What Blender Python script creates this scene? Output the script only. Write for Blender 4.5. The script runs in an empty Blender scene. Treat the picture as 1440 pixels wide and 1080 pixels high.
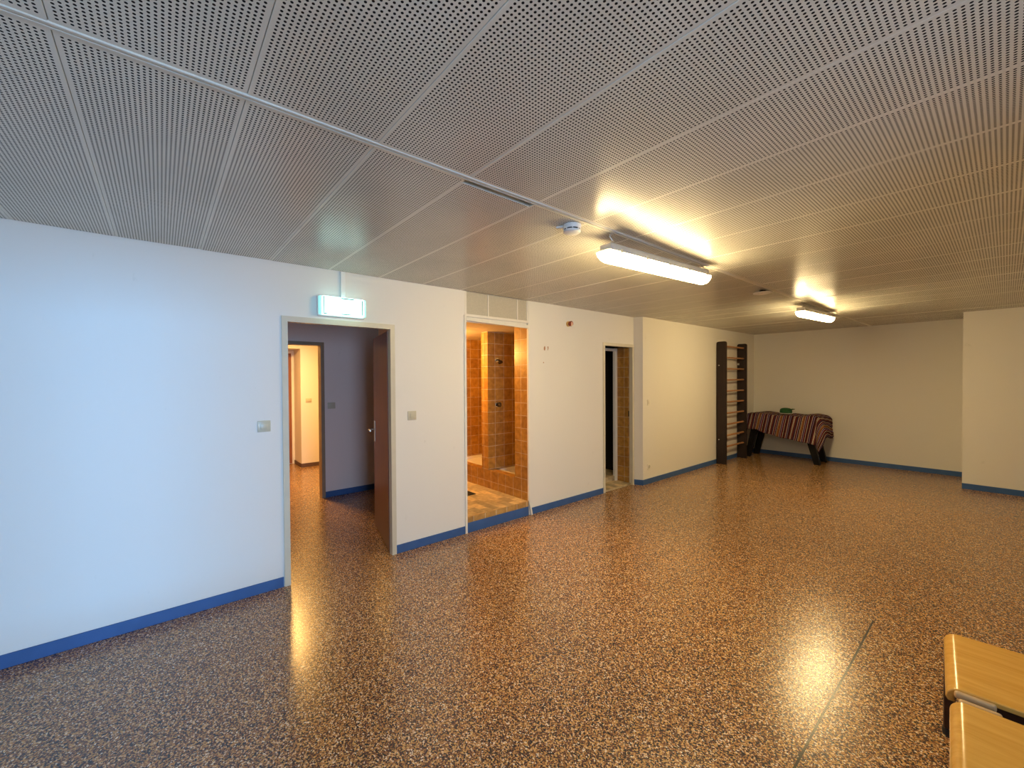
import bpy, bmesh, math, random
from mathutils import Vector, Matrix
random.seed(7)
SC = bpy.context.scene
COL = SC.collection

# ------------------------------------------------------------------ camera, world, daylight, exposure
YAW, PITCH, ROLL, FPX = -0.8703, -0.0133, -0.0057, 586.18
cam_data = bpy.data.cameras.new('camera')
cam_data.sensor_width = 36.0
cam_data.lens = FPX / 1440 * 36
cam_data.clip_start = 0.02
cam = bpy.data.objects.new('camera', cam_data)
COL.objects.link(cam)
_f = Vector((math.sin(YAW) * math.cos(PITCH), math.cos(YAW) * math.cos(PITCH), math.sin(PITCH)))
_r = Vector((math.cos(YAW), -math.sin(YAW), 0))
_u = _r.cross(_f)
_r2 = math.cos(ROLL) * _r + math.sin(ROLL) * _u
_u2 = -math.sin(ROLL) * _r + math.cos(ROLL) * _u
_m = Matrix((_r2, _u2, -_f)).transposed().to_4x4()
_m.translation = (0, 0, 1.6)
cam.matrix_world = _m
SC.camera = cam
SC.view_settings.view_transform = 'Standard'
SC.view_settings.look = 'None'
SC.view_settings.gamma = 1
SC.view_settings.use_curve_mapping = False
SC.view_settings.exposure = 0.26

world = bpy.data.worlds.new('sky')
SC.world = world
world.use_nodes = True
world.node_tree.nodes['Background'].inputs[0].default_value = (0.42, 0.66, 1.0, 1)
world.node_tree.nodes['Background'].inputs[1].default_value = 1.0


def area_light(name, loc, target, sx, sy, power, color, spread=None):
    l = bpy.data.lights.new(name, 'AREA')
    l.shape = 'RECTANGLE'
    l.size, l.size_y, l.energy, l.color = sx, sy, power, color
    if spread: l.spread = spread
    o = bpy.data.objects.new(name, l)
    COL.objects.link(o)
    o.location = loc
    o.rotation_euler = (Vector(target) - Vector(loc)).to_track_quat('-Z', 'Y').to_euler()
    return o


LAMP_COLOR = (1.0, 0.745, 0.36)
LAMP_STRENGTH = 68.0
area_light('sky_glow_at_window', (2.95, -0.15, 1.55), (-3.6, -0.15, 1.35), 1.2, 1.5, 175, (0.42, 0.66, 1.0))
area_light('bright_horizon_daylight', (22.8, -0.22, 1.50), (-3.6, -0.22, 1.50), 4.0, 1.9, 3500, (0.17, 0.51, 1.0))
area_light('lobby_lamp_light', (-7.15, 1.42, 2.42), (-7.15, 1.42, 0), 0.3, 0.3, 74, (1.0, 0.55, 0.16))
_sl = bpy.data.lights.new('shower_lamp_light', 'POINT')
_sl.energy, _sl.color, _sl.shadow_soft_size = 64, (1.0, 0.58, 0.15), 0.10
_so = bpy.data.objects.new('shower_lamp_light', _sl)
COL.objects.link(_so)
_so.location = (-4.85, 2.62, 1.98)

# ------------------------------------------------------------------ helpers


def new_mat(name):
    m = bpy.data.materials.new(name)
    m.use_nodes = True
    nt = m.node_tree
    return m, nt, nt.nodes['Principled BSDF']


def simple(name, color, rough=0.5, metal=0.0, var=0.06, scale=30.0, bump=0.0, emit=None, estr=0.0, spec=0.5):
    """A principled material whose colour varies a little with a noise texture."""
    m, nt, b = new_mat(name)
    tc = nt.nodes.new('ShaderNodeTexCoord')
    n = nt.nodes.new('ShaderNodeTexNoise')
    n.inputs['Scale'].default_value = scale
    n.inputs['Detail'].default_value = 4
    nt.links.new(tc.outputs['Object'], n.inputs['Vector'])
    r = nt.nodes.new('ShaderNodeValToRGB')
    r.color_ramp.elements[0].position = 0.3
    r.color_ramp.elements[1].position = 0.7
    lo = [max(0, c * (1 - var)) for c in color]
    hi = [min(1, c * (1 + var)) for c in color]
    r.color_ramp.elements[0].color = (*lo, 1)
    r.color_ramp.elements[1].color = (*hi, 1)
    nt.links.new(n.outputs['Fac'], r.inputs['Fac'])
    nt.links.new(r.outputs['Color'], b.inputs['Base Color'])
    b.inputs['Roughness'].default_value = rough
    b.inputs['Metallic'].default_value = metal
    b.inputs['Specular IOR Level'].default_value = spec
    if bump:
        bp = nt.nodes.new('ShaderNodeBump')
        bp.inputs['Strength'].default_value = bump
        bp.inputs['Distance'].default_value = 0.002
        nt.links.new(n.outputs['Fac'], bp.inputs['Height'])
        nt.links.new(bp.outputs['Normal'], b.inputs['Normal'])
    if emit:
        b.inputs['Emission Color'].default_value = (*emit, 1)
        b.inputs['Emission Strength'].default_value = estr
    return m


class MB:
    """Collects shapes into one bmesh, then links them as one mesh object."""

    def __init__(self):
        self.bm = bmesh.new()

    def box(self, x0, x1, y0, y1, z0, z1, bevel=0.0, seg=2, rot=None, about=None):
        vs = [self.bm.verts.new(p) for p in ((x0, y0, z0), (x1, y0, z0), (x1, y1, z0), (x0, y1, z0),
                                             (x0, y0, z1), (x1, y0, z1), (x1, y1, z1), (x0, y1, z1))]
        fs = [self.bm.faces.new([vs[i] for i in f]) for f in
              ((3, 2, 1, 0), (4, 5, 6, 7), (0, 1, 5, 4), (1, 2, 6, 5), (2, 3, 7, 6), (3, 0, 4, 7))]
        geo = vs
        if bevel:
            es = list({e for f in fs for e in f.edges})
            res = bmesh.ops.bevel(self.bm, geom=es, offset=bevel, segments=seg, affect='EDGES', profile=0.5)
            geo = list({v for f in res['faces'] for v in f.verts} | {v for v in vs if v.is_valid})
        if rot is not None:
            bmesh.ops.rotate(self.bm, verts=geo, cent=about, matrix=rot)
        return self

    def prism(self, pts, axis, a, b):
        """Extrude a 2-D outline along axis ('x','y','z') from a to b."""
        def p3(p, t):
            return {'x': (t, p[0], p[1]), 'y': (p[0], t, p[1]), 'z': (p[0], p[1], t)}[axis]
        A = [self.bm.verts.new(p3(p, a)) for p in pts]
        B = [self.bm.verts.new(p3(p, b)) for p in pts]
        n = len(pts)
        self.bm.faces.new(A[::-1])
        self.bm.faces.new(B)
        for i in range(n):
            self.bm.faces.new((A[i], A[(i + 1) % n], B[(i + 1) % n], B[i]))
        return self

    def tube(self, pts, rad, seg=12, cap=True):
        pts = [Vector(p) for p in pts]
        rads = rad if isinstance(rad, (list, tuple)) else [rad] * len(pts)
        rings = []
        prev = None
        for i, p in enumerate(pts):
            d = (pts[min(i + 1, len(pts) - 1)] - pts[max(i - 1, 0)]).normalized()
            ref = prev if prev is not None else (Vector((0, 0, 1)) if abs(d.z) < 0.9 else Vector((1, 0, 0)))
            s = d.cross(ref).normalized()
            t = s.cross(d).normalized()
            prev = t
            rings.append([self.bm.verts.new(p + rads[i] * (math.cos(2 * math.pi * k / seg) * s + math.sin(2 * math.pi * k / seg) * t)) for k in range(seg)])
        for a, b in zip(rings, rings[1:]):
            for k in range(seg):
                self.bm.faces.new((a[k], a[(k + 1) % seg], b[(k + 1) % seg], b[k]))
        if cap:
            self.bm.faces.new(rings[0][::-1])
            self.bm.faces.new(rings[-1])
        return self

    def lathe(self, prof, loc, axis=(0, 0, 1), seg=32):
        """prof = [(radius, height)...]; revolved about axis at loc."""
        q = Vector((0, 0, 1)).rotation_difference(Vector(axis))
        loc = Vector(loc)
        rings = []
        for r, h in prof:
            if r < 1e-6:
                rings.append([self.bm.verts.new(loc + q @ Vector((0, 0, h)))])
            else:
                rings.append([self.bm.verts.new(loc + q @ Vector((r * math.cos(2 * math.pi * k / seg), r * math.sin(2 * math.pi * k / seg), h))) for k in range(seg)])
        for a, b in zip(rings, rings[1:]):
            for k in range(seg):
                k2 = (k + 1) % seg
                if len(a) == 1 and len(b) == 1: continue
                if len(a) == 1: self.bm.faces.new((a[0], b[k2], b[k]))
                elif len(b) == 1: self.bm.faces.new((a[k], a[k2], b[0]))
                else: self.bm.faces.new((a[k], a[k2], b[k2], b[k]))
        return self

    def build(self, name, mat, parent=None, smooth=False, uv=False):
        bm = self.bm
        bmesh.ops.recalc_face_normals(bm, faces=bm.faces)
        if uv:
            lay = bm.loops.layers.uv.new('UVMap')
            for f in bm.faces:
                n = f.normal
                ax = max(range(3), key=lambda i: abs(n[i]))
                for l in f.loops:
                    c = l.vert.co
                    l[lay].uv = ((c.y - 0.055, c.z), (c.x, c.z), (c.x, c.y))[ax]
        me = bpy.data.meshes.new(name)
        bm.to_mesh(me)
        bm.free()
        if smooth:
            for p in me.polygons: p.use_smooth = True
            try: me.set_sharp_from_angle(angle=math.radians(35))
            except Exception: pass
        me.materials.append(mat)
        o = bpy.data.objects.new(name, me)
        COL.objects.link(o)
        if parent:
            o.parent = parent
            o.matrix_parent_inverse = Matrix.Translation(-parent.location)
        return o


def thing(name, label, cat, loc, group=None):
    o = bpy.data.objects.new(name, None)
    o.empty_display_size = 0.1
    COL.objects.link(o)
    o.location = loc
    o['label'], o['category'] = label, cat
    if group: o['group'] = group
    return o


def tag(o, label, cat, group=None):
    o['label'], o['category'] = label, cat
    if group: o['group'] = group
    return o


def struct(o):
    o['kind'] = 'structure'
    return o


def struct_empty(name, loc):
    o = bpy.data.objects.new(name, None)
    COL.objects.link(o)
    o.location = loc
    o['kind'] = 'structure'
    return o


def copy_tree(o, delta, parent=None):
    c = o.copy()
    COL.objects.link(c)
    if parent is None:
        c.location = o.location + Vector(delta)
    else:
        c.parent = parent
    for ch in list(o.children):
        copy_tree(ch, delta, c)
    return c


# ------------------------------------------------------------------ materials


def math_node(nt, op, a, b=None):
    n = nt.nodes.new('ShaderNodeMath')
    n.operation = op
    for i, v in enumerate((a, b)):
        if v is None: continue
        if isinstance(v, (int, float)): n.inputs[i].default_value = v
        else: nt.links.new(v, n.inputs[i])
    return n.outputs[0]


def mix_color(nt, fac, a, b, blend='MIX'):
    n = nt.nodes.new('ShaderNodeMix')
    n.data_type = 'RGBA'
    n.blend_type = blend
    for sock, v in ((n.inputs[0], fac), (n.inputs[6], a), (n.inputs[7], b)):
        if isinstance(v, (int, float)): sock.default_value = v
        elif isinstance(v, tuple): sock.default_value = (*v, 1) if len(v) == 3 else v
        else: nt.links.new(v, sock)
    return n.outputs[2]


SEAM_X, PANEL_Y0, PANEL_W = -1.5675, -0.2032, 0.4246


def wall_material(name, color=(0.80, 0.77, 0.72), scuffs=0.5):
    m, nt, b = new_mat(name)
    tc = nt.nodes.new('ShaderNodeTexCoord')
    fine = nt.nodes.new('ShaderNodeTexNoise')
    fine.inputs['Scale'].default_value = 260
    fine.inputs['Detail'].default_value = 3
    nt.links.new(tc.outputs['Object'], fine.inputs['Vector'])
    # scuffs: a sparse, stretched noise
    mp = nt.nodes.new('ShaderNodeMapping')
    mp.inputs['Scale'].default_value = (3.0, 9.0, 5.0)
    mp.inputs['Rotation'].default_value = (0.5, 0, 0)
    nt.links.new(tc.outputs['Object'], mp.inputs['Vector'])
    sc = nt.nodes.new('ShaderNodeTexNoise')
    sc.inputs['Scale'].default_value = 1.2
    sc.inputs['Detail'].default_value = 8
    sc.inputs['Roughness'].default_value = 0.65
    nt.links.new(mp.outputs['Vector'], sc.inputs['Vector'])
    rp = nt.nodes.new('ShaderNodeValToRGB')
    rp.color_ramp.elements[0].position = 0.66
    rp.color_ramp.elements[1].position = 0.80
    nt.links.new(sc.outputs['Fac'], rp.inputs['Fac'])
    fac = math_node(nt, 'MULTIPLY', rp.outputs['Color'], scuffs)
    col = mix_color(nt, fac, color, tuple(c * 0.62 for c in color))
    nt.links.new(col, b.inputs['Base Color'])
    b.inputs['Roughness'].default_value = 0.55
    b.inputs['Specular IOR Level'].default_value = 0.3
    bp = nt.nodes.new('ShaderNodeBump')
    bp.inputs['Strength'].default_value = 0.15
    bp.inputs['Distance'].default_value = 0.001
    nt.links.new(fine.outputs['Fac'], bp.inputs['Height'])
    nt.links.new(bp.outputs['Normal'], b.inputs['Normal'])
    return m


def floor_material():
    m, nt, b = new_mat('speckled_floor')
    tc = nt.nodes.new('ShaderNodeTexCoord')
    v = nt.nodes.new('ShaderNodeTexVoronoi')
    v.inputs['Scale'].default_value = 180
    nt.links.new(tc.outputs['Object'], v.inputs['Vector'])
    sep = nt.nodes.new('ShaderNodeSeparateColor')
    nt.links.new(v.outputs['Color'], sep.inputs[0])
    r = nt.nodes.new('ShaderNodeValToRGB')
    r.color_ramp.interpolation = 'CONSTANT'
    stops = [(0.0, (0.024, 0.018, 0.024)), (0.22, (0.100, 0.045, 0.034)), (0.40, (0.25, 0.115, 0.050)),
             (0.57, (0.43, 0.215, 0.076)), (0.75, (0.59, 0.345, 0.122)), (0.88, (0.68, 0.46, 0.27)), (0.96, (0.78, 0.65, 0.50))]
    els = r.color_ramp.elements
    els[0].position, els[0].color = 0.0, (*stops[0][1], 1)
    els[1].position, els[1].color = stops[1][0], (*stops[1][1], 1)
    for p, c in stops[2:]:
        e = els.new(p)
        e.color = (*c, 1)
    nt.links.new(sep.outputs[0], r.inputs['Fac'])
    # large soft blotches of wear
    n = nt.nodes.new('ShaderNodeTexNoise')
    n.inputs['Scale'].default_value = 1.1
    n.inputs['Detail'].default_value = 3
    nt.links.new(tc.outputs['Object'], n.inputs['Vector'])
    col = r.outputs['Color']
    # long straight joint and a few short cracks in the terrazzo
    xyz = nt.nodes.new('ShaderNodeSeparateXYZ')
    nt.links.new(tc.outputs['Object'], xyz.inputs[0])
    wob = math_node(nt, 'MULTIPLY', math_node(nt, 'SUBTRACT', n.outputs['Fac'], 0.5), 0.012)
    dx = math_node(nt, 'ABSOLUTE', math_node(nt, 'SUBTRACT', math_node(nt, 'ADD', xyz.outputs[0], wob), -0.550))
    near = math_node(nt, 'LESS_THAN', dx, 0.0048)
    ylim = math_node(nt, 'LESS_THAN', xyz.outputs[1], 3.55)
    joint = math_node(nt, 'MULTIPLY', near, ylim)
    col = mix_color(nt, joint, col, (0.012, 0.009, 0.007))
    nt.links.new(col, b.inputs['Base Color'])
    rr = math_node(nt, 'ADD', math_node(nt, 'MULTIPLY', n.outputs['Fac'], 0.10), 0.20)
    nt.links.new(rr, b.inputs['Roughness'])
    b.inputs['Specular IOR Level'].default_value = 0.8
    n2 = nt.nodes.new('ShaderNodeTexNoise')
    n2.inputs['Scale'].default_value = 9
    n2.inputs['Detail'].default_value = 2
    nt.links.new(tc.outputs['Object'], n2.inputs['Vector'])
    bp = nt.nodes.new('ShaderNodeBump')
    bp.inputs['Strength'].default_value = 0.10
    bp.inputs['Distance'].default_value = 0.004
    nt.links.new(n2.outputs['Fac'], bp.inputs['Height'])
    nt.links.new(bp.outputs['Normal'], b.inputs['Normal'])
    return m


def ceiling_material():
    m, nt, b = new_mat('perforated_metal_ceiling')
    tc = nt.nodes.new('ShaderNodeTexCoord')
    xyz = nt.nodes.new('ShaderNodeSeparateXYZ')
    nt.links.new(tc.outputs['Object'], xyz.inputs[0])
    N = 30
    pitch = PANEL_W / N
    gy = math_node(nt, 'MULTIPLY', math_node(nt, 'SUBTRACT', xyz.outputs[1], PANEL_Y0 - PANEL_W * 40), 1 / PANEL_W)
    py = math_node(nt, 'FRACT', gy)                     # 0..1 across a panel
    MARG = 0.0105 / PANEL_W
    cu = math_node(nt, 'MULTIPLY', math_node(nt, 'SUBTRACT', py, MARG), N / (1 - 2 * MARG))
    cy = math_node(nt, 'SUBTRACT', math_node(nt, 'FRACT', cu), 0.5)
    gx = math_node(nt, 'SUBTRACT', xyz.outputs[0], SEAM_X)
    cx = math_node(nt, 'SUBTRACT', math_node(nt, 'FRACT', math_node(nt, 'ADD', math_node(nt, 'MULTIPLY', gx, 1 / pitch), 1000)), 0.5)
    d2 = math_node(nt, 'ADD', math_node(nt, 'MULTIPLY', cx, cx), math_node(nt, 'MULTIPLY', cy, cy))
    hole = math_node(nt, 'LESS_THAN', d2, 0.275 ** 2)
    inside = math_node(nt, 'MULTIPLY', math_node(nt, 'GREATER_THAN', cu, 0.0), math_node(nt, 'LESS_THAN', cu, float(N)))
    offseam = math_node(nt, 'GREATER_THAN', math_node(nt, 'ABSOLUTE', gx), pitch * 2)
    mask = math_node(nt, 'MULTIPLY', math_node(nt, 'MULTIPLY', hole, inside), offseam)
    n = nt.nodes.new('ShaderNodeTexNoise')
    n.inputs['Scale'].default_value = 2.5
    n.inputs['Detail'].default_value = 5
    nt.links.new(tc.outputs['Object'], n.inputs['Vector'])
    r = nt.nodes.new('ShaderNodeValToRGB')
    r.color_ramp.elements[0].position, r.color_ramp.elements[1].position = 0.35, 0.7
    r.color_ramp.elements[0].color = (0.74, 0.72, 0.635, 1)
    r.color_ramp.elements[1].color = (0.81, 0.79, 0.70, 1)
    nt.links.new(n.outputs['Fac'], r.inputs['Fac'])
    col = mix_color(nt, mask, r.outputs['Color'], (0.015, 0.013, 0.012))
    nt.links.new(col, b.inputs['Base Color'])
    nt.links.new(math_node(nt, 'ADD', math_node(nt, 'MULTIPLY', mask, 0.5), 0.27), b.inputs['Roughness'])
    nt.links.new(math_node(nt, 'SUBTRACT', 0.45, math_node(nt, 'MULTIPLY', mask, 0.4)), b.inputs['Specular IOR Level'])
    return m


def tile_material(name, c1, c2, grout, size_w, size_h, mortar, rough, offset=0.0, third=None, rot=0.0):
    m, nt, b = new_mat(name)
    tc = nt.nodes.new('ShaderNodeTexCoord')
    mp = nt.nodes.new('ShaderNodeMapping')
    mp.inputs['Location'].default_value = (0.115, 0.040, 0)
    mp.inputs['Rotation'].default_value = (0, 0, rot)
    nt.links.new(tc.outputs['UV'], mp.inputs['Vector'])
    br = nt.nodes.new('ShaderNodeTexBrick')
    br.offset = offset
    br.inputs['Scale'].default_value = 1
    br.inputs['Brick Width'].default_value = size_w
    br.inputs['Row Height'].default_value = size_h
    br.inputs['Mortar Size'].default_value = mortar
    br.inputs['Mortar Smooth'].default_value = 0.2
    br.inputs['Color1'].default_value = (*c1, 1)
    br.inputs['Color2'].default_value = (*c2, 1)
    br.inputs['Mortar'].default_value = (*grout, 1)
    nt.links.new(mp.outputs['Vector'], br.inputs['Vector'])
    n = nt.nodes.new('ShaderNodeTexNoise')
    n.inputs['Scale'].default_value = 18
    n.inputs['Detail'].default_value = 5
    nt.links.new(tc.outputs['UV'], n.inputs['Vector'])
    r = nt.nodes.new('ShaderNodeValToRGB')
    r.color_ramp.elements[0].position, r.color_ramp.elements[1].position = 0.3, 0.72
    r.color_ramp.elements[0].color = (0.62, 0.58, 0.55, 1)
    r.color_ramp.elements[1].color = (1.0, 1.0, 1.0, 1)
    nt.links.new(n.outputs['Fac'], r.inputs['Fac'])
    col = mix_color(nt, 1.0, br.outputs['Color'], r.outputs['Color'], 'MULTIPLY')
    nt.links.new(col, b.inputs['Base Color'])
    b.inputs['Roughness'].default_value = rough
    bp = nt.nodes.new('ShaderNodeBump')
    bp.invert = True
    bp.inputs['Strength'].default_value = 0.4
    bp.inputs['Distance'].default_value = 0.002
    nt.links.new(br.outputs['Fac'], bp.inputs['Height'])
    nt.links.new(bp.outputs['Normal'], b.inputs['Normal'])
    return m


def wood_material(name, c1, c2, rough=0.3, scale=(2, 30, 30), coat=0.0):
    m, nt, b = new_mat(name)
    tc = nt.nodes.new('ShaderNodeTexCoord')
    mp = nt.nodes.new('ShaderNodeMapping')
    mp.inputs['Scale'].default_value = scale
    nt.links.new(tc.outputs['Object'], mp.inputs['Vector'])
    n = nt.nodes.new('ShaderNodeTexNoise')
    n.inputs['Scale'].default_value = 1.5
    n.inputs['Detail'].default_value = 6
    n.inputs['Roughness'].default_value = 0.6
    n.inputs['Distortion'].default_value = 0.6
    nt.links.new(mp.outputs['Vector'], n.inputs['Vector'])
    r = nt.nodes.new('ShaderNodeValToRGB')
    r.color_ramp.elements[0].position, r.color_ramp.elements[1].position = 0.32, 0.68
    r.color_ramp.elements[0].color = (*c1, 1)
    r.color_ramp.elements[1].color = (*c2, 1)
    nt.links.new(n.outputs['Fac'], r.inputs['Fac'])
    nt.links.new(r.outputs['Color'], b.inputs['Base Color'])
    b.inputs['Roughness'].default_value = rough
    b.inputs['Coat Weight'].default_value = coat
    b.inputs['Coat Roughness'].default_value = 0.12
    return m


def cloth_material():
    m, nt, b = new_mat('striped_fabric')
    tc = nt.nodes.new('ShaderNodeTexCoord')
    sep = nt.nodes.new('ShaderNodeSeparateXYZ')
    nt.links.new(tc.outputs['UV'], sep.inputs[0])
    s = math_node(nt, 'FRACT', math_node(nt, 'MULTIPLY', sep.outputs[0], 1 / 0.36))
    r = nt.nodes.new('ShaderNodeValToRGB')
    r.color_ramp.interpolation = 'CONSTANT'
    mar, pur, cre, ora, lav, dk = ((0.10, 0.018, 0.022), (0.055, 0.025, 0.06), (0.62, 0.52, 0.38), (0.42, 0.20, 0.05),
                                   (0.36, 0.27, 0.42), (0.03, 0.012, 0.016))
    seq = [(mar, .05), (cre, .013), (pur, .05), (lav, .013), (dk, .055), (mar, .045), (cre, .016), (dk, .022), (cre, .013), (mar, .055), (dk, .02),
           (pur, .05), (cre, .013), (mar, .05), (lav, .012), (dk, .05), (cre, .016), (mar, .03), (ora, .018), (mar, .04), (cre, .013), (pur, .05), (lav, .012),
           (mar, .055), (cre, .014), (dk, .05)]
    tot = sum(w for _, w in seq)
    els = r.color_ramp.elements
    p = 0
    for i, (c, w) in enumerate(seq):
        e = els[i] if i < 2 else els.new(min(0.999, p / tot))
        e.position = min(0.999, p / tot)
        e.color = (*c, 1)
        p += w
    nt.links.new(s, r.inputs['Fac'])
    nt.links.new(r.outputs['Color'], b.inputs['Base Color'])
    b.inputs['Roughness'].default_value = 0.9
    b.inputs['Specular IOR Level'].default_value = 0.15
    return m


M_WALL = wall_material('white_painted_wall')
M_FLOOR = floor_material()
M_CEIL = ceiling_material()
M_SEAM = simple('ceiling_seam_metal', (0.72, 0.70, 0.62), 0.6, 0, 0.04, 6, spec=0.25)
M_JOINT = simple('ceiling_dark_void', (0.012, 0.011, 0.010), 0.9)
M_BASE = simple('blue_vinyl_skirting', (0.040, 0.112, 0.30), 0.4, 0, 0.08, 8)
M_FRAME = simple('cream_painted_metal', (0.62, 0.57, 0.45), 0.4, 0, 0.03, 10)
M_WHITE = simple('white_plastic', (0.86, 0.85, 0.82), 0.4, 0, 0.02, 20)
M_TRIMW = simple('white_lacquer_trim', (0.80, 0.76, 0.68), 0.35, 0, 0.03, 12)
M_SWITCH = simple('aged_beige_plastic', (0.58, 0.53, 0.40), 0.35, 0, 0.03, 30)
M_DOOR = wood_material('dark_red_brown_door', (0.12, 0.038, 0.022), (0.18, 0.060, 0.033), 0.35, (14, 14, 1.2))
M_METAL = simple('brushed_steel', (0.62, 0.61, 0.58), 0.3, 1.0, 0.03, 40)
M_CHROME = simple('chrome', (0.75, 0.75, 0.75), 0.12, 1.0, 0.02, 40)
M_TILE = tile_material('brown_glazed_tile', (0.52, 0.27, 0.055), (0.40, 0.190, 0.040), (0.62, 0.50, 0.36), 0.15, 0.15, 0.0035, 0.28)
M_STONE = tile_material('mixed_stone_floor_tile', (0.80, 0.62, 0.36), (0.36, 0.30, 0.20), (0.50, 0.40, 0.26), 0.20, 0.10, 0.004, 0.45, 0.5, rot=0.0)
M_TRAY = simple('white_enamel', (0.86, 0.84, 0.80), 0.15, 0, 0.01, 10)
M_DARK = simple('black_parts_and_painted_shade', (0.006, 0.005, 0.005), 0.8)  # dark fittings; on the inner washroom walls it is shade put into the colour
M_POST = wood_material('dark_brown_stained_wood', (0.011, 0.0042, 0.0035), (0.022, 0.0085, 0.0065), 0.6, (16, 16, 1.0))
M_RUNG = wood_material('beech_rung_wood', (0.42, 0.19, 0.075), (0.55, 0.28, 0.12), 0.35, (20, 2, 20))
M_BLACKLEG = simple('black_lacquered_wood', (0.006, 0.005, 0.006), 0.55, 0, 0.2, 10, spec=0.2)
M_BENCH = wood_material('varnished_beech_plywood', (0.64, 0.345, 0.062), (0.76, 0.44, 0.10), 0.22, (2.2, 26, 26), 0.3)
M_BENCHTAB = wood_material('pale_beech_edge', (0.55, 0.36, 0.17), (0.66, 0.45, 0.23), 0.35, (3, 30, 30))
M_BENCHDARK = wood_material('dark_brown_bench_frame', (0.040, 0.014, 0.008), (0.065, 0.024, 0.012), 0.4, (3, 20, 20))
M_RUBBER = simple('black_rubber', (0.012, 0.012, 0.014), 0.6)
M_CLOTH = cloth_material()
M_GREEN = simple('dark_green_cotton', (0.012, 0.085, 0.022), 0.8, 0, 0.1, 40)
M_LAMPBODY = simple('grey_polycarbonate', (0.55, 0.52, 0.47), 0.45, 0, 0.03, 20)
M_DIFF = simple('lit_lamp_diffuser', (0.9, 0.88, 0.82), 0.3, emit=LAMP_COLOR, estr=LAMP_STRENGTH)
M_EXITDIFF = simple('lit_sign_diffuser', (0.8, 0.9, 0.88), 0.3, emit=(0.50, 1.0, 0.92), estr=2.1)
M_TEAL = simple('teal_sign_print', (0.01, 0.16, 0.15), 0.4, emit=(0.01, 0.25, 0.23), estr=0.25)
M_EXITEND = simple('lit_sign_end', (0.6, 0.9, 0.86), 0.3, emit=(0.16, 0.80, 0.72), estr=0.9)
M_BRASS = simple('brass_ring', (0.60, 0.38, 0.14), 0.3, 0.8, 0.05, 30)
M_AMBER = simple('dark_red_lens', (0.22, 0.035, 0.012), 0.15, 0, 0.05, 30)
M_PINK = simple('pale_pink_lens', (0.75, 0.42, 0.32), 0.2, 0, 0.05, 30)
M_CHIP = simple('bare_plaster_patch', (0.40, 0.20, 0.10), 0.9, 0, 0.3, 120)
M_HALLWALL = wall_material('hall_wall_paint', (0.82, 0.72, 0.68), 0.3)

# ------------------------------------------------------------------ structure: floor, walls
WX = -3.594          # face of the left wall
W2X = -3.476         # face of its thicker far part
H = 2.502
RX, REAR, BACK, PILY = 2.75, -2.3, 9.69, 8.70
T = 0.12

struct(MB().box(-9.4, RX + 0.15, REAR - 0.15, BACK + 0.12, -0.12, 0).build('floor', M_FLOOR))

w = MB()
w.box(WX - T, WX, REAR, 0.728, 0, H + 0.1)
w.box(WX - T, WX, 0.728, 1.618, 2.078, H + 0.1)
w.box(WX - T, WX, 1.618, 2.398, 0, H + 0.1)
w.box(WX - T, WX, 3.284, 4.692, 0, H + 0.1)
w.box(WX - T, WX, 4.692, 5.385, 2.078, H + 0.1)
w.box(WX - T, WX, 5.385, 5.412, 0, H + 0.1)
wall_left = struct(w.build('wall_left', M_WALL))
w = MB()
w.prism([(WX - T, 5.412), (WX, 5.412), (W2X, 5.470), (W2X, BACK), (WX - T, BACK)], 'z', 0, H + 0.1)
struct(w.build('wall_left_far', M_WALL))
struct(MB().box(WX - T, RX + 0.12, BACK, BACK + 0.12, 0, H + 0.1).build('wall_back', M_WALL))
struct(MB().box(-0.398, RX, PILY, BACK, 0, H + 0.1).build('wall_back_projection', M_WALL))
w = MB()
WY0, WY1, WZ0, WZ1 = -0.85, 0.45, 0.28, 2.16
w.box(RX, RX + 0.12, REAR, WY0, 0, H + 0.1)
w.box(RX, RX + 0.12, WY1, BACK, 0, H + 0.1)
w.box(RX, RX + 0.12, WY0, WY1, 0, WZ0)
w.box(RX, RX + 0.12, WY0, WY1, WZ1, H + 0.1)
struct(w.build('wall_right', M_WALL))
struct(MB().box(WX - T, RX + 0.12, REAR - 0.12, REAR, 0, H + 0.1).build('wall_rear', M_WALL))
# the window that lets the blue daylight in (behind the camera's right shoulder)
win = struct_empty('window_1', (RX + 0.06, -0.20, WZ0))
w = MB()
for y0, y1 in ((WY0, WY0 + 0.06), (-0.215, -0.185), (WY1 - 0.06, WY1)):
    w.box(RX + 0.03, RX + 0.09, y0, y1, WZ0, WZ1)
w.box(RX + 0.031, RX + 0.089, WY0, WY1, WZ0, WZ0 + 0.06)
w.box(RX + 0.031, RX + 0.089, WY0, WY1, WZ1 - 0.06, WZ1)
w.build('window_frame', M_TRIMW, win)
mg, ntg, bg = new_mat('clear_window_glass')
tr = ntg.nodes.new('ShaderNodeBsdfTransparent')
gl = ntg.nodes.new('ShaderNodeBsdfGlossy')
gl.inputs['Roughness'].default_value = 0.02
fr = ntg.nodes.new('ShaderNodeFresnel')
mx = ntg.nodes.new('ShaderNodeMixShader')
ntg.links.new(fr.outputs[0], mx.inputs[0])
ntg.links.new(tr.outputs[0], mx.inputs[1])
ntg.links.new(gl.outputs[0], mx.inputs[2])
ntg.links.new(mx.outputs[0], ntg.nodes['Material Output'].inputs[0])
MB().box(RX + 0.057, RX + 0.063, WY0 + 0.05, WY1 - 0.05, WZ0 + 0.05, WZ1 - 0.05).build('window_pane', mg, win)

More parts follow.
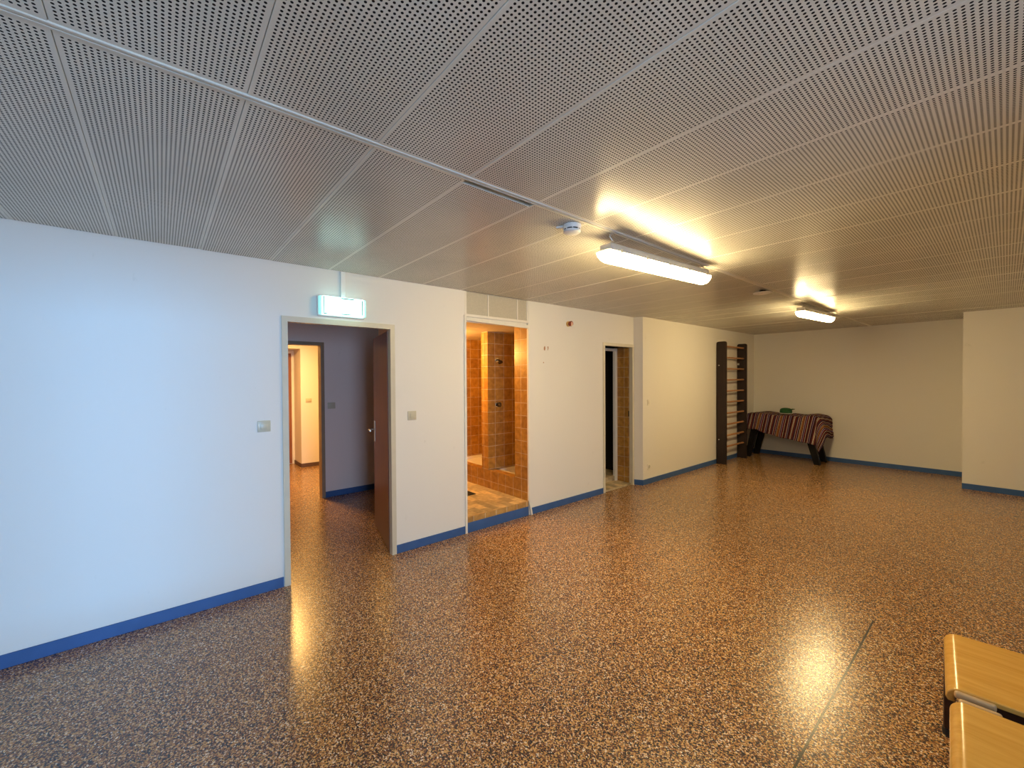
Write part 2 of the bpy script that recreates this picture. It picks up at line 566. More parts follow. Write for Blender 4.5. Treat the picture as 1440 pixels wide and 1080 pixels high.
# paint chips where a fitting was taken off the wall
for k, (y, z, pts) in enumerate(((3.548, 1.962, [(-.012, -.022), (.004, -.028), (.013, -.004), (.008, .024), (-.006, .022), (-.014, .004)]),
                                 (3.600, 1.963, [(-.006, .018), (.010, .024), (.014, .006), (.004, -.020), (-.002, -.026), (.002, .004)]),
                                 (3.528, 1.790, [(-.008, -.005), (.004, -.008), (.009, .002), (-.003, .008)]))):
    c = MB().prism([(y + a, z + b) for a, b in pts], 'x', WX - 0.001, WX + 0.0015).build('paint_chip', M_CHIP, wall_left)

# ceiling: long perforated metal panels laid across the room, one seam rail along it
w = MB()
nmin, nmax = -6, 25
for k in range(nmin, nmax):
    y0, y1 = PANEL_Y0 + k * PANEL_W + 0.0007, PANEL_Y0 + (k + 1) * PANEL_W - 0.0007
    if y0 > BACK: break
    y0, y1 = max(y0, REAR), min(y1, BACK - 0.004)
    for x0, x1 in ((WX + 0.006, SEAM_X - 0.001), (SEAM_X + 0.001, RX)):
        tilt = random.uniform(-1, 1) * 0.0016
        sag = random.uniform(0, 0.0012)
        lift = [0, 0, 0, 0]
        if k == 3 and x1 < -1: x1 -= 0.055                         # the panel that has slipped a little away from the seam rail
        b = 0.0012
        z = H + sag
        pts = [(x0, y0, z + tilt + lift[0]), (x1, y0, z + tilt + lift[1]), (x1, y1, z - tilt + lift[2]), (x0, y1, z - tilt + lift[3])]
        low = [w.bm.verts.new((px, py + (b if i < 2 else -b), pz)) for i, (px, py, pz) in enumerate(pts)]
        mid = [w.bm.verts.new((px, py, pz + b)) for px, py, pz in pts]
        top = [w.bm.verts.new((px, py, H + 0.045)) for px, py, pz in pts]
        w.bm.faces.new(low)
        for A, B in ((low, mid), (mid, top)):
            for i in range(4):
                w.bm.faces.new((A[i], A[(i + 1) % 4], B[(i + 1) % 4], B[i]))
        w.bm.faces.new(top[::-1])
ceiling = struct(w.build('ceiling', M_CEIL))
w = MB()
w.prism([(SEAM_X - 0.015, H - 0.001), (SEAM_X - 0.013, H - 0.004), (SEAM_X - 0.004, H - 0.004), (SEAM_X - 0.003, H + 0.003), (SEAM_X + 0.003, H + 0.003),
         (SEAM_X + 0.004, H - 0.004), (SEAM_X + 0.013, H - 0.004), (SEAM_X + 0.015, H - 0.001), (SEAM_X + 0.015, H + 0.004), (SEAM_X - 0.015, H + 0.004)], 'y', REAR, BACK - 0.004)
w.build('ceiling_rail', M_SEAM, ceiling)
MB().box(WX - 0.1, RX + 0.1, REAR - 0.1, BACK + 0.1, H + 0.046, H + 0.09).build('ceiling_void', M_JOINT, ceiling)

# skirting
def skirting(name, x0, x1, y0, y1, h=0.078):
    return struct(MB().box(x0, x1, y0, y1, 0, h, 0.002, 1).build(name, M_BASE))
skirting('baseboard_left', WX, WX + 0.010, REAR, 0.709)
skirting('baseboard_left_middle', WX, WX + 0.010, 1.634, 2.383)
skirting('baseboard_left_beyond', WX, WX + 0.010, 3.312, 4.668)
w = MB()
w.prism([(WX, 5.408), (WX + 0.006, 5.402), (W2X + 0.010, 5.464), (W2X + 0.010, BACK), (W2X, BACK), (W2X, 5.470), (WX, 5.412)], 'z', 0, 0.078)
struct(w.build('baseboard_left_far', M_BASE))
skirting('baseboard_back', W2X + 0.01, -0.40, BACK - 0.010, BACK)
skirting('baseboard_projection', -0.398, RX, PILY - 0.010, PILY)

# ------------------------------------------------------------------ doorway 1, hall and lobby beyond
d1 = struct_empty('door_1', (WX - 0.05, 1.17, 0))
def door_frame(y0, y1, ztop, wf, x_front, x_back, mat, parent, name='door_frame'):
    """Pressed-metal frame: outer edges y0..y1, face width wf."""
    m = MB()
    pts = [(y0, 0), (y0, ztop), (y1, ztop), (y1, 0), (y1 - wf, 0), (y1 - wf, ztop - wf), (y0 + wf, ztop - wf), (y0 + wf, 0)]
    A = [m.bm.verts.new((x_front, *p)) for p in pts]
    B = [m.bm.verts.new((x_back, *p)) for p in pts]
    for q in ((0, 1, 6, 7), (1, 2, 5, 6), (2, 3, 4, 5)):
        m.bm.faces.new([A[i] for i in q])
        m.bm.faces.new([B[i] for i in q[::-1]])
    for i in range(8):
        m.bm.faces.new((A[i], A[(i + 1) % 8], B[(i + 1) % 8], B[i]))
    return m.build(name, mat, parent)
door_frame(0.714, 1.632, 2.093, 0.043, WX + 0.012, WX - 0.045, M_FRAME, d1)
# leaf: swung into the hall, hinged on the right jamb
HX, HY = -3.652, 1.588
ang = math.atan2(0.190, -0.80)
d = Vector((math.cos(ang), math.sin(ang), 0))
nrm = Vector((d.y, -d.x, 0))
if nrm.y > 0: nrm = -nrm
def leaf_box(s0, s1, n0, n1, z0, z1):
    m = MB()
    P = Vector((HX, HY, 0))
    m.prism([tuple((P + d * s + nrm * n)[:2]) for s, n in ((s0, n0), (s1, n0), (s1, n1), (s0, n1))], 'z', z0, z1)
    return m
leaf = leaf_box(0.0, 0.83, -0.04, 0.0, 0.012, 2.04).build('door_leaf', M_DOOR, d1)
P0 = Vector((HX, HY, 0))
leaf_box(0.745, 0.79, 0.0, 0.006, 0.93, 1.15).build('handle_plate', M_WHITE, leaf)
q = P0 + d * 0.768
m = MB()
m.tube([q + nrm * 0.004 + Vector((0, 0, 1.06)), q + nrm * 0.055 + Vector((0, 0, 1.06)), q + nrm * 0.062 - d * 0.012 + Vector((0, 0, 1.06)), q + nrm * 0.062 - d * 0.11 + Vector((0, 0, 1.057))], 0.008, 10)
m.build('door_handle', M_METAL, leaf, True)

HALLX = -5.94
struct(MB().box(HALLX - 0.1, HALLX, 1.665, 3.2, 0, 2.6).build('wall_hall', M_HALLWALL))
w = MB()
w.box(HALLX - 0.1, HALLX, -1.0, 0.72, 0, 2.6)
w.box(HALLX - 0.1, HALLX, 0.72, 1.665, 2.085, 2.6)
struct(w.build('wall_hall_left', M_HALLWALL))
skirting('baseboard_hall', HALLX, HALLX + 0.010, 1.69, 3.2)
d3 = struct_empty('door_3', (HALLX, 1.2, 0))
M_FRAME2 = simple('brown_grey_painted_frame', (0.30, 0.22, 0.14), 0.4, 0, 0.05, 10)
door_frame(0.70, 1.690, 2.10, 0.045, HALLX + 0.012, HALLX - 0.112, M_FRAME2, d3)
struct(MB().box(-5.45, WX - T, 2.25, 2.33, 0, 2.6).build('wall_hall_right', M_HALLWALL))
struct(MB().box(-9.4, WX - T, -1.1, -1.0, 0, 2.6).build('wall_hall_end', M_HALLWALL))
struct(MB().box(-9.4, -5.60, 3.2, 3.3, 0, 2.6).build('wall_hall_far_end', M_HALLWALL))
struct(MB().box(-9.4, WX - T, -1.1, 3.3, 2.6, 2.7).build('ceiling_hall', simple('hall_ceiling_paint', (0.5, 0.47, 0.43), 0.7)))
# lobby beyond the hall: wall corner, then a set-back brown door
struct(MB().box(-9.4, -8.26, 1.945, 3.2, 0, 2.6).build('wall_lobby', M_WALL))
w = MB()
w.box(-8.755, -8.25, 1.935, 1.945, 0, 0.07)
w.box(-8.26, -8.25, 1.945, 3.2, 0, 0.07)
struct(w.build('baseboard_lobby', simple('brown_skirting', (0.10, 0.06, 0.05), 0.5)))
struct(MB().box(-9.4, -8.80, -1.0, 1.945, 0, 2.6).build('wall_lobby_back', M_WALL))
struct(MB().box(-8.80, -8.26, -1.0, 1.945, 2.16, 2.6).build('wall_lobby_lintel', M_WALL))
d4 = struct_empty('door_4', (-8.79, 1.4, 0))
w = MB()
w.box(-8.80, -8.76, 1.903, 1.945, 0, 2.15)
w.box(-8.80, -8.76, 0.90, 1.903, 2.10, 2.15)
w.build('door_frame', M_TRIMW, d4)
MB().box(-8.80, -8.775, 0.90, 1.903, 0.01, 2.10).build('door_leaf', wood_material('brown_lobby_door', (0.22, 0.075, 0.025), (0.30, 0.11, 0.04), 0.4, (14, 14, 1.2)), d4)

# ------------------------------------------------------------------ shower room behind the tall opening
SF, SZ = 0.165, 2.215
struct(MB().box(-5.5, WX - 0.004, 2.40, 3.27, 0.004, SF).build('floor_shower', M_STONE, uv=True))
w = MB()
w.box(-3.83, WX - 0.002, 3.27, 3.283, SF, SZ)          # tiled jamb beside the opening
w.box(-3.83, WX - T - 0.001, 3.283, 3.36, SF, SZ)
struct(w.build('wall_shower_jamb', M_TILE, uv=True))
struct(MB().box(-4.51, -4.37, 3.27, 4.20, 0.0, SZ).build('wall_shower_partition', M_TILE, uv=True))
w = MB()
w.box(-4.37, -3.83, 3.27, 3.385, 0, 0.400)
w.box(-5.5, -4.51, 3.27, 3.385, 0, 0.400)
struct(w.build('trim_1', M_TILE, uv=True))
w = MB()
w.box(-5.5, -5.38, 2.335, 4.2, 0, SZ)
struct(w.build('wall_shower_left', M_TILE, uv=True))
struct(MB().box(-5.5, WX - T - 0.001, 4.2, 4.3, 0, 2.6).build('wall_shower_back', M_TILE, uv=True))
struct(MB().box(-5.45, WX - T - 0.001, 2.335, 2.40, 0, SZ).build('wall_shower_front', M_TILE, uv=True))
M_SHCEIL = simple('shower_ceiling_board', (0.60, 0.48, 0.34), 0.5, 0, 0.05, 5)
w = MB()
for k in range(6):
    w.box(-3.80 - 0.29 * (k + 1) + 0.004, -3.80 - 0.29 * k - 0.004 + (0.08 if k == 0 else 0), 2.34, 4.2, SZ, SZ + 0.03, 0.003, 1)
sc_ = struct(w.build('ceiling_shower', M_SHCEIL))
MB().box(-5.5, WX - T - 0.001, 2.34, 4.2, SZ + 0.03, SZ + 0.06).build('ceiling_backing', M_TRIMW, sc_)

def tray(name, x0, x1, label):
    t = MB()
    y0, y1 = 3.387, 4.198
    t.box(x0, x1, y0, y1, 0.25, 0.36)
    for a in ((x0, x1, y0, y0 + 0.04), (x0, x1, y1 - 0.04, y1), (x0, x0 + 0.04, y0, y1), (x1 - 0.04, x1, y0, y1)):
        t.box(a[0], a[1], a[2], a[3], 0.355, 0.398)
    # fill under the tray so that it stands on the floor
    t.box(x0 + 0.02, x1 - 0.02, y0 + 0.02, y1 - 0.02, 0.001, 0.25)
    o = t.build(name, M_TRAY)
    return tag(o, label, 'shower tray')
tray('shower_tray', -4.368, -3.717, 'white shower tray in the nearer stall, right of the tiled partition')
tray('shower_tray', -5.378, -4.512, 'white shower tray in the farther stall, left of the tiled partition')

def shower_fitting(name, z, y, label, cat, head):
    t = thing(name, label, cat, (-4.37, y, z))
    MB().lathe([(0, 0), (0.034, 0), (0.034, 0.006), (0.026, 0.014), (0.0, 0.014)], (-4.37, y, z), (1, 0, 0)).build('rosette', M_CHROME, t, True)
    if head:
        MB().tube([(-4.358, y, z), (-4.32, y, z - 0.004), (-4.30, y, z - 0.02)], 0.011).lathe([(0.012, 0), (0.030, 0.02), (0.032, 0.035), (0, 0.037)], (-4.303, y, z - 0.012), (0.5, 0, -0.8)).build('spray_head', M_CHROME2, t, True)
    else:
        MB().lathe([(0.014, 0), (0.014, 0.02), (0.030, 0.026), (0.032, 0.05), (0.024, 0.06), (0, 0.062)], (-4.358, y, z), (1, 0, 0)).build('knob', M_CHROME2, t, True)
    return t
M_CHROME2 = simple('dark_chrome', (0.10, 0.085, 0.075), 0.15, 0.9, 0.05, 40)
shower_fitting('shower_outlet', 1.848, 3.42, 'small dark chrome shower outlet high on the brown tiled partition', 'shower head', True)
shower_fitting('shower_tap', 1.254, 3.42, 'round dark shower tap knob halfway up the brown tiled partition', 'tap', False)
dr = MB().box(-4.42, -4.24, 2.80, 2.98, SF + 0.0005, SF + 0.006, 0.002, 1)
tag(dr.build('floor_drain', M_DARK), 'dark square drain in the shower room tile floor', 'drain')

# frame of the tall opening
tr2 = struct_empty('trim_2', (WX, 2.83, 0))
MB().box(WX - 0.01, WX + 0.012, 2.386, 2.410, 0.0, 2.255).build('jamb_strip', M_TRIMW, tr2)
m = MB()
m.box(WX - 0.01, WX + 0.012, 3.268, 3.292, 0.17, 2.235)
A = [m.bm.verts.new(p) for p in ((WX - 0.002, 3.270, 0.18), (WX + 0.010, 3.270, 0.18), (WX + 0.010, 3.291, 0.18), (WX - 0.002, 3.291, 0.18))]
B = [m.bm.verts.new(p) for p in ((WX + 0.012, 3.296, 0.002), (WX + 0.026, 3.296, 0.002), (WX + 0.026, 3.318, 0.002), (WX + 0.012, 3.318, 0.002))]
m.bm.faces.new(A); m.bm.faces.new(B[::-1])
for i in range(4): m.bm.faces.new((A[i], A[(i + 1) % 4], B[(i + 1) % 4], B[i]))
m.build('jamb_strip', M_TRIMW, tr2)
# blue riser and tiled nosing of the step
MB().box(WX - 0.003, WX + 0.008, 2.411, 3.267, 0.0, 0.105, 0.002, 1).build('step_riser', M_BASE, tr2)
M_NOSE = tile_material('ochre_step_tile', (0.60, 0.36, 0.12), (0.52, 0.29, 0.09), (0.78, 0.66, 0.48), 0.15, 0.30, 0.004, 0.35)
MB().box(WX - 0.003, WX + 0.006, 2.411, 3.267, 0.105, SF + 0.002, 0.002, 1).build('step_nosing', M_NOSE, tr2, uv=True)
# panel above the opening
M_HEADER = simple('grey_beige_infill_panel', (0.50, 0.46, 0.37), 0.5, 0, 0.06, 60)
hp = struct_empty('trim_3', (WX, 2.83, 2.25))
for y0, y1 in ((2.425, 2.700), (2.712, 3.115), (3.127, 3.262)):
    MB().box(WX - 0.022, WX - 0.010, y0, y1, 2.268, H).build('infill_panel', M_HEADER, hp)
m = MB()
for y0, y1 in ((2.400, 2.425), (2.700, 2.712), (3.115, 3.127), (3.262, 3.283)):
    m.box(WX - 0.06, WX - 0.002, y0, y1, 2.255, H)
m.box(WX - 0.06, WX - 0.001, 2.400, 3.283, 2.243, 2.270)
m.box(WX - 0.06, WX - 0.023, 2.400, 3.283, 2.19, H + 0.1)
m.build('mullion', M_TRIMW, hp)
m = MB()
m.prism([(2.412, 2.200), (3.266, 2.180), (3.266, 2.218), (2.412, 2.234)], 'x', WX - 0.02, WX + 0.014)
m.build('sliding_rail', M_TRIMW, hp)

# ------------------------------------------------------------------ doorway 2 with tiled room
d2 = struct_empty('door_2', (WX, 5.03, 0))
door_frame(4.672, 5.410, 2.093, 0.042, WX + 0.010, WX - 0.050, M_FRAME, d2)
m = MB().box(WX - 0.075, WX - 0.052, 5.352, 5.372, 1.02, 1.10)
m.build('lock_keep', M_DARK, d2)
struct(MB().box(-3.90, -3.652, 5.345, 5.41, 0.02, 2.06).build('wall_washroom', M_TILE, uv=True))
struct(MB().box(-3.86, WX - 0.002, 4.716, 5.344, 0.004, 0.030).build('floor_washroom', M_STONE, uv=True))
w = MB()
w.box(-6.3, -3.86, 4.5, 5.6, 0.004, 0.100)
struct(w.build('floor_washroom_inner', M_STONE, uv=True))
tr4 = struct_empty('trim_4', (-3.86, 5.3, 0))
m = MB()
m.box(-3.885, -3.835, 5.295, 5.344, 0.03, 2.045, 0.003, 1)
m.box(-3.885, -3.835, 4.52, 5.295, 2.005, 2.045, 0.003, 1)
m.build('inner_frame', M_TRIMW, tr4)
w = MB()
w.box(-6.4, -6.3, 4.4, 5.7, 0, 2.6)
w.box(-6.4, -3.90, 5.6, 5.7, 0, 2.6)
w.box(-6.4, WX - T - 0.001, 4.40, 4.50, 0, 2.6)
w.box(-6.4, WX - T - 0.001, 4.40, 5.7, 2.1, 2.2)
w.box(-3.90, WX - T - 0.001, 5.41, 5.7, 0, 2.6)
struct(w.build('wall_washroom_painted_shade', M_DARK))  # walls coloured near black to stand in for the darkness of an unlit room

# ------------------------------------------------------------------ exit sign and trunking
t = thing('exit_sign', 'lit rectangular white and teal emergency exit sign above the open brown door', 'sign', (WX, 1.16, 2.20))
MB().box(WX, WX + 0.030, 0.972, 1.350, 2.116, 2.282, 0.008, 3).build('housing', M_WHITE, t, True)
MB().box(WX + 0.0305, WX + 0.078, 0.995, 1.330, 2.124, 2.274, 0.010, 3).build('diffuser', M_EXITDIFF, t, True)
MB().box(WX + 0.0305, WX + 0.070, 0.975, 0.994, 2.126, 2.272, 0.009, 3).build('end_cap', M_EXITEND, t, True)
MB().box(WX + 0.0305, WX + 0.070, 1.331, 1.348, 2.126, 2.272, 0.008, 3).build('end_cap', M_EXITEND, t, True)
for y0, y1, z0, z1 in ((1.003, 1.009, 2.134, 2.268), (1.310, 1.318, 2.138, 2.262), (1.14, 1.245, 2.259, 2.267), (1.14, 1.215, 2.131, 2.138), (1.003, 1.03, 2.126, 2.133)):
    MB().box(WX + 0.0781, WX + 0.0795, y0, y1, z0, z1).build('sign_print', M_TEAL, t)
m = MB()
m.box(WX, WX + 0.022, 1.156, 1.194, 2.283, H - 0.004, 0.003, 2)
m.box(WX + 0.022, WX + 0.0235, 1.160, 1.190, 2.283, H - 0.004)
tag(m.build('cable_trunking', M_WHITE), 'short vertical white cable trunking between exit sign and ceiling', 'cable trunking')

# ------------------------------------------------------------------ switches and socket
def switch(y, z, label, x=WX, w=0.086, h=0.084, mat=M_SWITCH, group=None):
    t = thing('light_switch', label, 'light switch', (x, y, z))
    MB().box(x, x + 0.009, y - w / 2, y + w / 2, z - h / 2, z + h / 2, 0.003, 2).build('plate', mat, t, True)
    m = MB()
    m.box(x + 0.0095, x + 0.015, y - w * 0.27, y + w * 0.27, z - h * 0.27, z + h * 0.27, 0.002, 2)
    m.build('rocker', mat, t, True)
    return t
switch(0.590, 1.252, 'grey beige light switch on the blue-lit wall left of the open door')
switch(1.798, 1.258, 'beige light switch on the white wall right of the open door')
switch(5.622, 1.226, 'small light switch on the far wall just past the narrow doorway', W2X, 0.07, 0.085, M_TRIMW)
switch(1.779, 1.244, 'shaded light switch on the dim hall wall seen through the door', HALLX, 0.10, 0.085)
switch(2.075, 1.22, 'light switch on the bright lobby wall seen beyond the hall', -8.26, 0.10, 0.075)
t = thing('power_socket', 'white power socket low on the far wall beside the narrow doorway', 'socket', (W2X, 5.62, 0.258))
MB().box(W2X, W2X + 0.010, 5.580, 5.660, 0.215, 0.301, 0.003, 2).build('plate', M_TRIMW, t, True)
MB().lathe([(0.024, 0), (0.024, 0.004), (0.019, 0.004), (0.018, 0.001), (0, 0.001)], (W2X + 0.010, 5.62, 0.258), (1, 0, 0)).build('outlet', M_LAMPBODY, t, True)

# round indicator lamp
t = thing('indicator_lamp', 'small round dark red signal lamp with brass ring high on the white wall', 'signal lamp', (WX, 3.965, 2.287))
MB().lathe([(0, 0), (0.034, 0), (0.034, 0.022), (0.030, 0.030), (0, 0.030)], (WX, 3.965, 2.287), (1, 0, 0)).build('base_ring', M_BRASS, t, True)
MB().lathe([(0.029, 0.0), (0.032, 0.006), (0.032, 0.030), (0.028, 0.036), (0.020, 0.037), (0, 0.037)], (WX + 0.030, 3.965, 2.287), (1, 0, 0)).build('lens_ring', M_AMBER, t, True)
MB().lathe([(0.018, 0), (0.016, 0.005), (0.009, 0.008), (0, 0.009)], (WX + 0.067, 3.965, 2.287), (1, 0, 0)).build('lens', M_PINK, t, True)

# ------------------------------------------------------------------ things under the ceiling
t = thing('smoke_detector', 'white round smoke detector on the ceiling beside the nearer lamp', 'smoke detector', (-1.655, 1.865, H))
c = (-1.655, 1.865, H - 0.002)
MB().lathe([(0, 0), (0.054, 0), (0.054, 0.012), (0.050, 0.024), (0, 0.024)], c, (0, 0, -1)).build('base', M_WHITE, t, True)
MB().lathe([(0.046, 0), (0.046, 0.004)], (c[0], c[1], c[2] - 0.024), (0, 0, -1)).build('smoke_slot', M_DARK, t, True)
MB().lathe([(0.040, 0), (0.050, 0.004), (0.049, 0.014), (0.040, 0.020), (0, 0.022)], (c[0], c[1], c[2] - 0.028), (0, 0, -1)).build('cap', M_WHITE, t, True)
for k in range(8):
    a = 2 * math.pi * k / 8
    MB().box(c[0] + 0.044, c[0] + 0.050, c[1] - 0.003, c[1] + 0.003, c[2] - 0.032, c[2] - 0.022, rot=Matrix.Rotation(a, 3, 'Z'), about=c).build('slot_rib', M_WHITE, t)
m = MB()
m.prism([(c[0] - 0.052, c[1] - 0.02), (c[0] - 0.070, c[1] - 0.062), (c[0] - 0.030, c[1] - 0.045)], 'z', c[2] - 0.012, c[2] - 0.002)
m.build('locking_tab', M_WHITE, t)

t = thing('ceiling_disc', 'flat round white cover on the ceiling between the two lamps', 'ceiling cover', (-1.64, 4.80, H))
MB().lathe([(0, 0), (0.030, 0), (0.030, 0.022), (0, 0.022)], (-1.64, 4.80, H - 0.002), (0, 0, -1)).build('stem', M_DARK, t, True)
MB().lathe([(0, 0), (0.085, 0), (0.088, 0.006), (0.06, 0.014), (0, 0.015)], (-1.64, 4.80, H - 0.024), (0, 0, -1)).build('disc', M_WHITE, t, True)


def lamp(cx, y0, y1, z0, z1, label):
    """Damp-proof strip light hung from hooks; z0 / z1 = height of its axis at either end."""
    yc, zc = (y0 + y1) / 2, (z0 + z1) / 2
    t = thing('strip_light', label, 'ceiling lamp', (cx, yc, zc), 'hanging strip lights')
    L = y1 - y0
    tilt = math.atan2(z1 - z0, L)
    R = Matrix.Rotation(tilt, 3, 'X')
    ctr = Vector((cx, yc, zc))
    def place(m):
        bmesh.ops.rotate(m.bm, verts=m.bm.verts, cent=ctr, matrix=R)
        return m
    m = MB()
    m.box(cx - 0.046, cx + 0.046, y0 + 0.03, y1 - 0.03, zc + 0.006, zc + 0.048, 0.010, 3)
    m.box(cx - 0.061, cx + 0.061, y0 + 0.01, y1 - 0.01, zc - 0.002, zc + 0.010, 0.004, 2)
    place(m).build('housing', M_LAMPBODY, t, True)
    # diffuser: a rounded trough with rounded ends
    m = MB()
    secs = []
    for k, (f, s) in enumerate(((0.0, 0.35), (0.006, 0.62), (0.018, 0.86), (0.04, 1.0), (0.5, 1.0), (0.96, 1.0), (0.982, 0.86), (0.994, 0.62), (1.0, 0.35))):
        y = y0 + L * f
        ring = []
        for j in range(13):
            a = math.pi * j / 12
            wx = 0.055 * (0.75 + 0.25 * s)
            ring.append(m.bm.verts.new((cx - wx * math.copysign(abs(math.cos(a)) ** 0.9, math.cos(a)), y, zc - 0.004 - 0.062 * s * math.sin(a) ** 0.9)))
        secs.append(ring)
    for a, b in zip(secs, secs[1:]):
        for j in range(12):
            m.bm.faces.new((a[j], a[j + 1], b[j + 1], b[j]))
        m.bm.faces.new((a[12], a[0], b[0], b[12]))
    m.bm.faces.new(secs[0]); m.bm.faces.new(secs[-1][::-1])
    place(m).build('diffuser', M_DIFF, t, True)
    for s in range(5):
        y = y0 + L * (0.08 + 0.21 * s)
        for xa, xb in ((cx + 0.060, cx + 0.066), (cx - 0.066, cx - 0.060)):
            place(MB().box(xa, xb, y - 0.012, y + 0.012, zc - 0.010, zc + 0.016, 0.002, 1)).build('clip', M_METAL, t)
    for y, ze in ((y0 + 0.10, z0), (y1 - 0.06, z1)):
        zz = zc + (z1 - z0) * (y - yc) / L + 0.045
        m = MB()
        pts = [(cx, y, zz), (cx, y, zz + 0.012)]
        m.tube(pts, 0.004, 8)
        ringc = Vector((cx, y, zz + 0.024))
        loop = [ringc + Vector((0, 0.012 * math.cos(a), 0.012 * math.sin(a))) for a in [2 * math.pi * i / 14 for i in range(15)]]
        m.tube(loop, 0.003, 6, cap=False)
        m.tube([(cx, y, zz + 0.034), (cx - 0.006, y - 0.02, (zz + 0.034 + H) / 2), (cx, y - 0.01, max(H - 0.004, zz + 0.04))], 0.0035, 8)
        m.lathe([(0, 0), (0.016, 0), (0.013, 0.006), (0, 0.008)], (cx, y - 0.01, H - 0.0045), (0, 0, -1), 16)
        m.build('hook', M_METAL, t, True)
    return t

lamp(SEAM_X - 0.025, 2.07, 3.42, 2.375, 2.420, 'nearer of the two lit strip lights, hanging beside the smoke detector')
lamp(SEAM_X - 0.03, 5.86, 7.21, 2.385, 2.425, 'farther of the two lit strip lights, hanging near the back wall')

# ------------------------------------------------------------------ wall bars
PX0, PX1 = W2X + 0.012, -3.292
t = thing('wall_bars', 'tall dark brown gymnastics wall bars with ten wooden rungs by the back corner', 'wall bars', ((PX0 + PX1) / 2, 8.36, 0))
def post_outline(top):
    r = 0.035
    pts = [(PX0, 0.0), (PX1, 0.0)]
    for k in range(7):
        a = math.pi / 2 * k / 6
        pts.append((PX1 - r + r * math.cos(a), top - r + r * math.sin(a)))
    for k in range(7):
        a = math.pi / 2 + math.pi / 2 * k / 6
        pts.append((PX0 + r + r * math.cos(a), top - r + r * math.sin(a)))
    return pts
for y0, y1 in ((7.88, 7.92), (8.80, 8.84)):
    p = MB().prism(post_outline(2.258), 'y', y0, y1).build('post', M_POST, t, True)
    if y0 < 8:
        for z in (1.82, 0.45):
            MB().lathe([(0, 0), (0.011, 0), (0.009, 0.004), (0, 0.006)], (PX0 + 0.045, y0, z), (0, -1, 0), 14).build('bolt', M_CHROME, p, True)
    else:
        for z in (1.86, 0.48):
            MB().box(PX0 + 0.002, PX0 + 0.045, y0 - 0.03, y0 - 0.0005, z - 0.018, z + 0.018, 0.003, 1).build('bracket', M_METAL, p)
for k in range(10):
    z = 2.172 - 0.2072 * k
    m = MB()
    rx, rz = 0.022, 0.016
    rings = []
    for y in (7.905, 8.815):
        rings.append([m.bm.verts.new((-3.355 + rx * math.cos(a), y, z + rz * math.sin(a))) for a in [2 * math.pi * i / 16 for i in range(16)]])
    for i in range(16):
        m.bm.faces.new((rings[0][i], rings[0][(i + 1) % 16], rings[1][(i + 1) % 16], rings[1][i]))
    m.bm.faces.new(rings[0][::-1]); m.bm.faces.new(rings[1])
    m.build('rung', M_RUNG, t, True)

# ------------------------------------------------------------------ table under the striped cloth
TX0, TX1, TY0, TY1, TZ = -3.33, -2.20, 9.03, 9.60, 0.855
t = thing('table', 'black wooden table with splayed legs against the back wall under a striped cloth', 'table', ((TX0 + TX1) / 2, (TY0 + TY1) / 2, 0))
MB().box(TX0, TX1, TY0, TY1, TZ - 0.03, TZ, 0.006, 2).build('table_top', M_BLACKLEG, t)
MB().box(TX0 + 0.03, TX1 - 0.03, TY0 + 0.02, TY1 - 0.02, 0.60, TZ - 0.03).build('apron', M_BLACKLEG, t)
for sx in (0, 1):
    for yy in (TY0 + 0.03, TY1 - 0.11):
        xt = (TX0 + 0.06) if sx == 0 else (TX1 - 0.20)
        xb = (TX0 - 0.07) if sx == 0 else (TX1 - 0.075)
        if sx: xt, xb = TX1 - 0.23, TX1 - 0.045
        else: xt, xb = TX0 + 0.045, TX0 - 0.085
        m = MB()
        wd = 0.125
        pts = [(xb, 0), (xb + wd * 0.72, 0), (xt + wd, 0.66), (xt, 0.66)]
        m.prism(pts, 'y', yy, yy + 0.07)
        m.build('leg', M_BLACKLEG, t)

